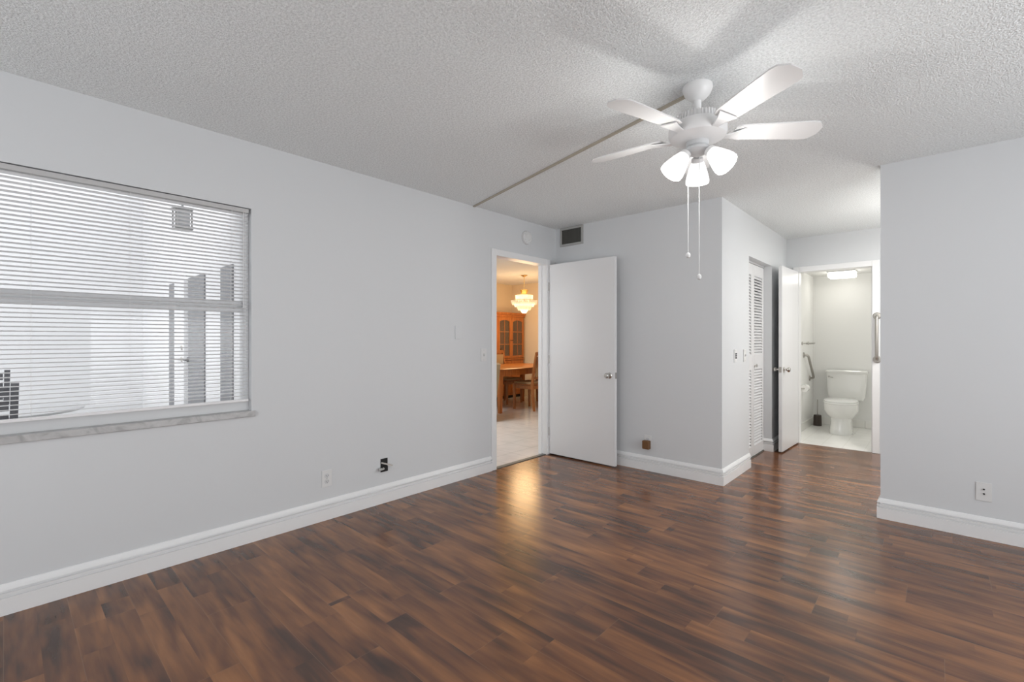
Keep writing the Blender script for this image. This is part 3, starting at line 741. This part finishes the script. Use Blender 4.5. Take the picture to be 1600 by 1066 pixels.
# shades: directions towards image-left, image-right and the camera
view = Vector((-math.sin(R(42.45)), math.cos(R(42.45)), 0)); rgt = Vector((math.cos(R(42.45)), math.sin(R(42.45)), 0))
for k, (dl, dv, tilt) in enumerate(((-.95, -.10, 38), (.35, .9, 32), (.75, -.85, 42))):
    hd = (rgt * dl + view * dv).normalized(); dn = (hd * math.sin(R(tilt)) + Vector((0, 0, -1)) * math.cos(R(tilt)))
    q = dn.to_track_quat('Z', 'Y').to_matrix().to_4x4(); base = hd * .046 + Vector((0, 0, -.308))
    arm = MB().lathe([(0, -.02), (.012, -.02), (.012, .01), (.026, .016), (.029, .034), (.0, .036)], base, 20, q).build('lamp_holder', 'fanwhite', fan, smooth=True)
    pr = [(.026, .028), (.034, .040), (.044, .070), (.054, .105), (.060, .135), (.059, .150), (.056, .150), (.057, .134), (.051, .105), (.041, .070), (.031, .042), (.023, .030)]
    pr = [(r_ * .92, .03 + (z_ - .03) * .90) for r_, z_ in pr]
    sh = MB().lathe(pr, base, 32, q, cap=False).build('lamp_shade', 'shade', fan, smooth=True)
    MB().lathe([(0, .03), (.012, .035), (.014, .055), (.026, .085), (.029, .105), (.020, .125), (0, .132)], base, 20, q).build('bulb', 'bulb', sh, smooth=True)
    point('fan_bulb_light', Vector((FX, FY, H)) + base + dn * .19, 3.5, (1, .98, .95), .03)
def chain(off, ztop, zbot):
    mb = MB(); z = ztop
    mb.tube([(off.x, off.y, ztop), (off.x, off.y, zbot)], .0016, 5)
    while z > zbot:
        mb.lathe([(0, -.0026), (.0026, 0), (0, .0026)], (off.x, off.y, z), 6); z -= .0075
    o = mb.build('pull_chain', 'plastic', fan)
    MB().lathe([(0, -.026), (.008, -.022), (.011, -.012), (.008, -.003), (.002, 0), (0, 0)], (off.x, off.y, zbot), 18).build('chain_knob', 'plastic', o, smooth=True)
chain(rgt * -.052 - view * .02, -.33, 1.645 - H)
chain(rgt * -.008 - view * .04, -.35, 1.540 - H)

# raceway from the left wall to the fan
a = Vector((XL + .002, 2.868, H)); b_ = Vector((FX - .045, FY + .035, H)); d = (b_ - a).normalized(); s_ = Vector((d.y, -d.x, 0))
mb = MB(); mb.loft([[p + s_ * u + Vector((0, 0, z)) for u, z in ((-.011, -.0005), (-.010, -.009), (.010, -.009), (.011, -.0005))] for p in (a, b_)])
tag(mb.build('cable_raceway', 'raceway'), 'thin beige cable raceway running across the ceiling to the fan', 'cable raceway')

# ------------------------------------------------------------------ wall fittings
def frame_for(wall):
    # local: x along the wall (image right), y out of the wall, z up
    return {'L': (R(90) , (1, 0)), 'B': (0, (0, -1))}[wall]
def fitting(name, label, cat, wall, u, z, group=None):
    if wall == 'L': return thing(name, label, cat, (XL + .0005, u, z), R(-90), group)   # local +y points to +X
    if wall == 'C': return thing(name, label, cat, (XC + .0005, u, z), R(-90), group)
    return thing(name, label, cat, (u, YB - .0005, z), R(180), group)                    # local +y points to -Y
def plate(t, m='plastic', w=.070, h=.115): return B(-w / 2, w / 2, 0, .006, -h / 2, h / 2, bev=.002).build('cover_plate', m, t)
qp = Vector((0, 1, 0)).to_track_quat('Z', 'Y').to_matrix().to_4x4()
def screw(t, z): MB().lathe([(0, 0), (.0032, 0), (.002, .0012), (0, .0013)], (0, .006, z), 10, qp).build('screw', 'steel', t)
t = fitting('blank_wall_plate', 'plain blank white cover plate on the long wall, left of the light switch', 'wall plate', 'L', 2.680, 1.295); plate(t, 'wall')
def switch(label, wall, u, z, group=None):
    t = fitting('light_switch', label, 'light switch', wall, u, z, group); plate(t)
    B(-.006, .006, .004, .007, -.013, .013).build('switch_slot', 'ventframe', t)
    B(-.004, .004, .006, .018, -.004, .010, bev=.001).build('toggle', 'plastic', t)
    for s in (-.045, .045): screw(t, s)
    return t
switch('white toggle light switch beside the dining room doorway', 'L', 2.990, 1.091)
switch('white toggle light switch beside the louvered closet door', 'C', 4.712, 1.082)
def outlet(label, wall, u, z):
    t = fitting('wall_outlet', label, 'outlet', wall, u, z); plate(t)
    for s in (-.0195, .0195):
        r = MB().lathe([(0, 0), (.0165, 0), (.016, .0025), (0, .003)], (0, .0055, s), 20, qp).build('receptacle', 'alum', t)
        mb = MB(); mb.box(-.0075, -.0055, .008, .0092, s - .002, s + .006); mb.box(.0055, .0075, .008, .0092, s - .002, s + .006); mb.lathe([(0, 0), (.0024, 0), (0, .0012)], (0, .0082, s - .008), 8, qp)
        mb.build('socket_holes', 'black', r)
    screw(t, 0)
    return t
outlet('white duplex wall outlet low on the long wall under the window end', 'L', 1.495, .281)
outlet('white duplex wall outlet on the back wall holding a brown adapter', 'B', -2.010, .275)
ad = tag(B(-.034, .034, 0, .048, -.040, .040, bev=.008).build('plug_adapter', 'adapter'), 'small brown plug adapter stuck in the back wall outlet', 'adapter')
ad.location = (-2.010, YB - .0095, .247); ad.rotation_euler = (0, 0, R(180))
# open junction box
jb = fitting('junction_box', 'open black electrical box with loose metal strap near the baseboard', 'junction box', 'L', 1.944, .283)
B(-.030, .030, .0, .002, -.050, .050).build('box_opening', 'black', jb)
mb = MB(); mb.bar((.026, .004, .022), (-.062, .022, -.012), .003, .011); mb.build('metal_strap', 'steel', jb)
mb = MB(); mb.box(-.024, .010, .001, .018, -.046, -.008, bev=.003); mb.tube([(.010, .012, -.02), (.030, .024, -.012), (.040, .028, -.03)], .003, 6); mb.build('wiring_device', 'black', jb)
mb = MB(); mb.tube([(.012, .012, -.024), (.045, .030, -.020), (.060, .026, -.022)], .010, 8); mb.build('cable_stub', 'ventframe', jb, smooth=True)
# 3 jack plate by closet
t = fitting('phone_jack_plate', 'white plate with three dark jacks on the closet wall', 'wall plate', 'C', 4.440, 1.086); plate(t)
for s in (-.018, 0, .018): B(-.009, .009, .0055, .013, s - .0062, s + .0062).build('jack', 'black', t)
for s in (-.045, .045): screw(t, s)
# two jack plate right wall
t = fitting('cable_jack_plate', 'white plate with two small dark jacks low on the right wall', 'wall plate', 'B', .213, .292); plate(t)
for s in (-.012, .016): MB().lathe([(0, 0), (.005, 0), (.0045, .008), (0, .008)], (0, .006, s), 14, qp).build('jack', 'black', t)
# smoke detector
sd = fitting('smoke_detector', 'round white smoke detector above the dining room doorway', 'smoke detector', 'L', 3.590, 2.268)
MB().lathe([(0, 0), (.068, 0), (.070, .010), (.066, .028), (.050, .036), (.030, .036), (.028, .033), (0, .033)], (0, 0, 0), 40, qp).build('detector_body', 'plastic', sd, smooth=True)
mb = MB()
for i in range(12):
    a = 2 * math.pi * i / 12; mb.box(-.004, .004, .0285, .037, .050, .062, mtx=Matrix.Rotation(a, 4, 'Y'))
mb.build('vent_slots', 'alum', sd)
# air vent
av = fitting('air_vent', 'grey framed air vent with dark vertical fins at the ceiling', 'air vent', 'B', -2.880, 2.337)
mb = MB(); mb.box(-.148, .148, 0, .012, .076, .100, bev=.002); mb.box(-.148, .148, 0, .012, -.100, -.076, bev=.002); mb.box(-.148, -.124, 0, .012, -.076, .076, bev=.002); mb.box(.124, .148, 0, .012, -.076, .076, bev=.002)
mb.build('vent_frame', 'ventframe', av)
B(-.124, .124, 0, .002, -.076, .076).build('duct_backing', 'black', av)
mb = MB()
for i in range(17):
    x = -.116 + i * .0145; mb.loft([[(x - .001, .002, z), (x + .001, .002, z), (x + .006, .011, z), (x + .004, .011, z)] for z in (-.0755, .0755)])
mb.build('fins', 'darkgrey', av)
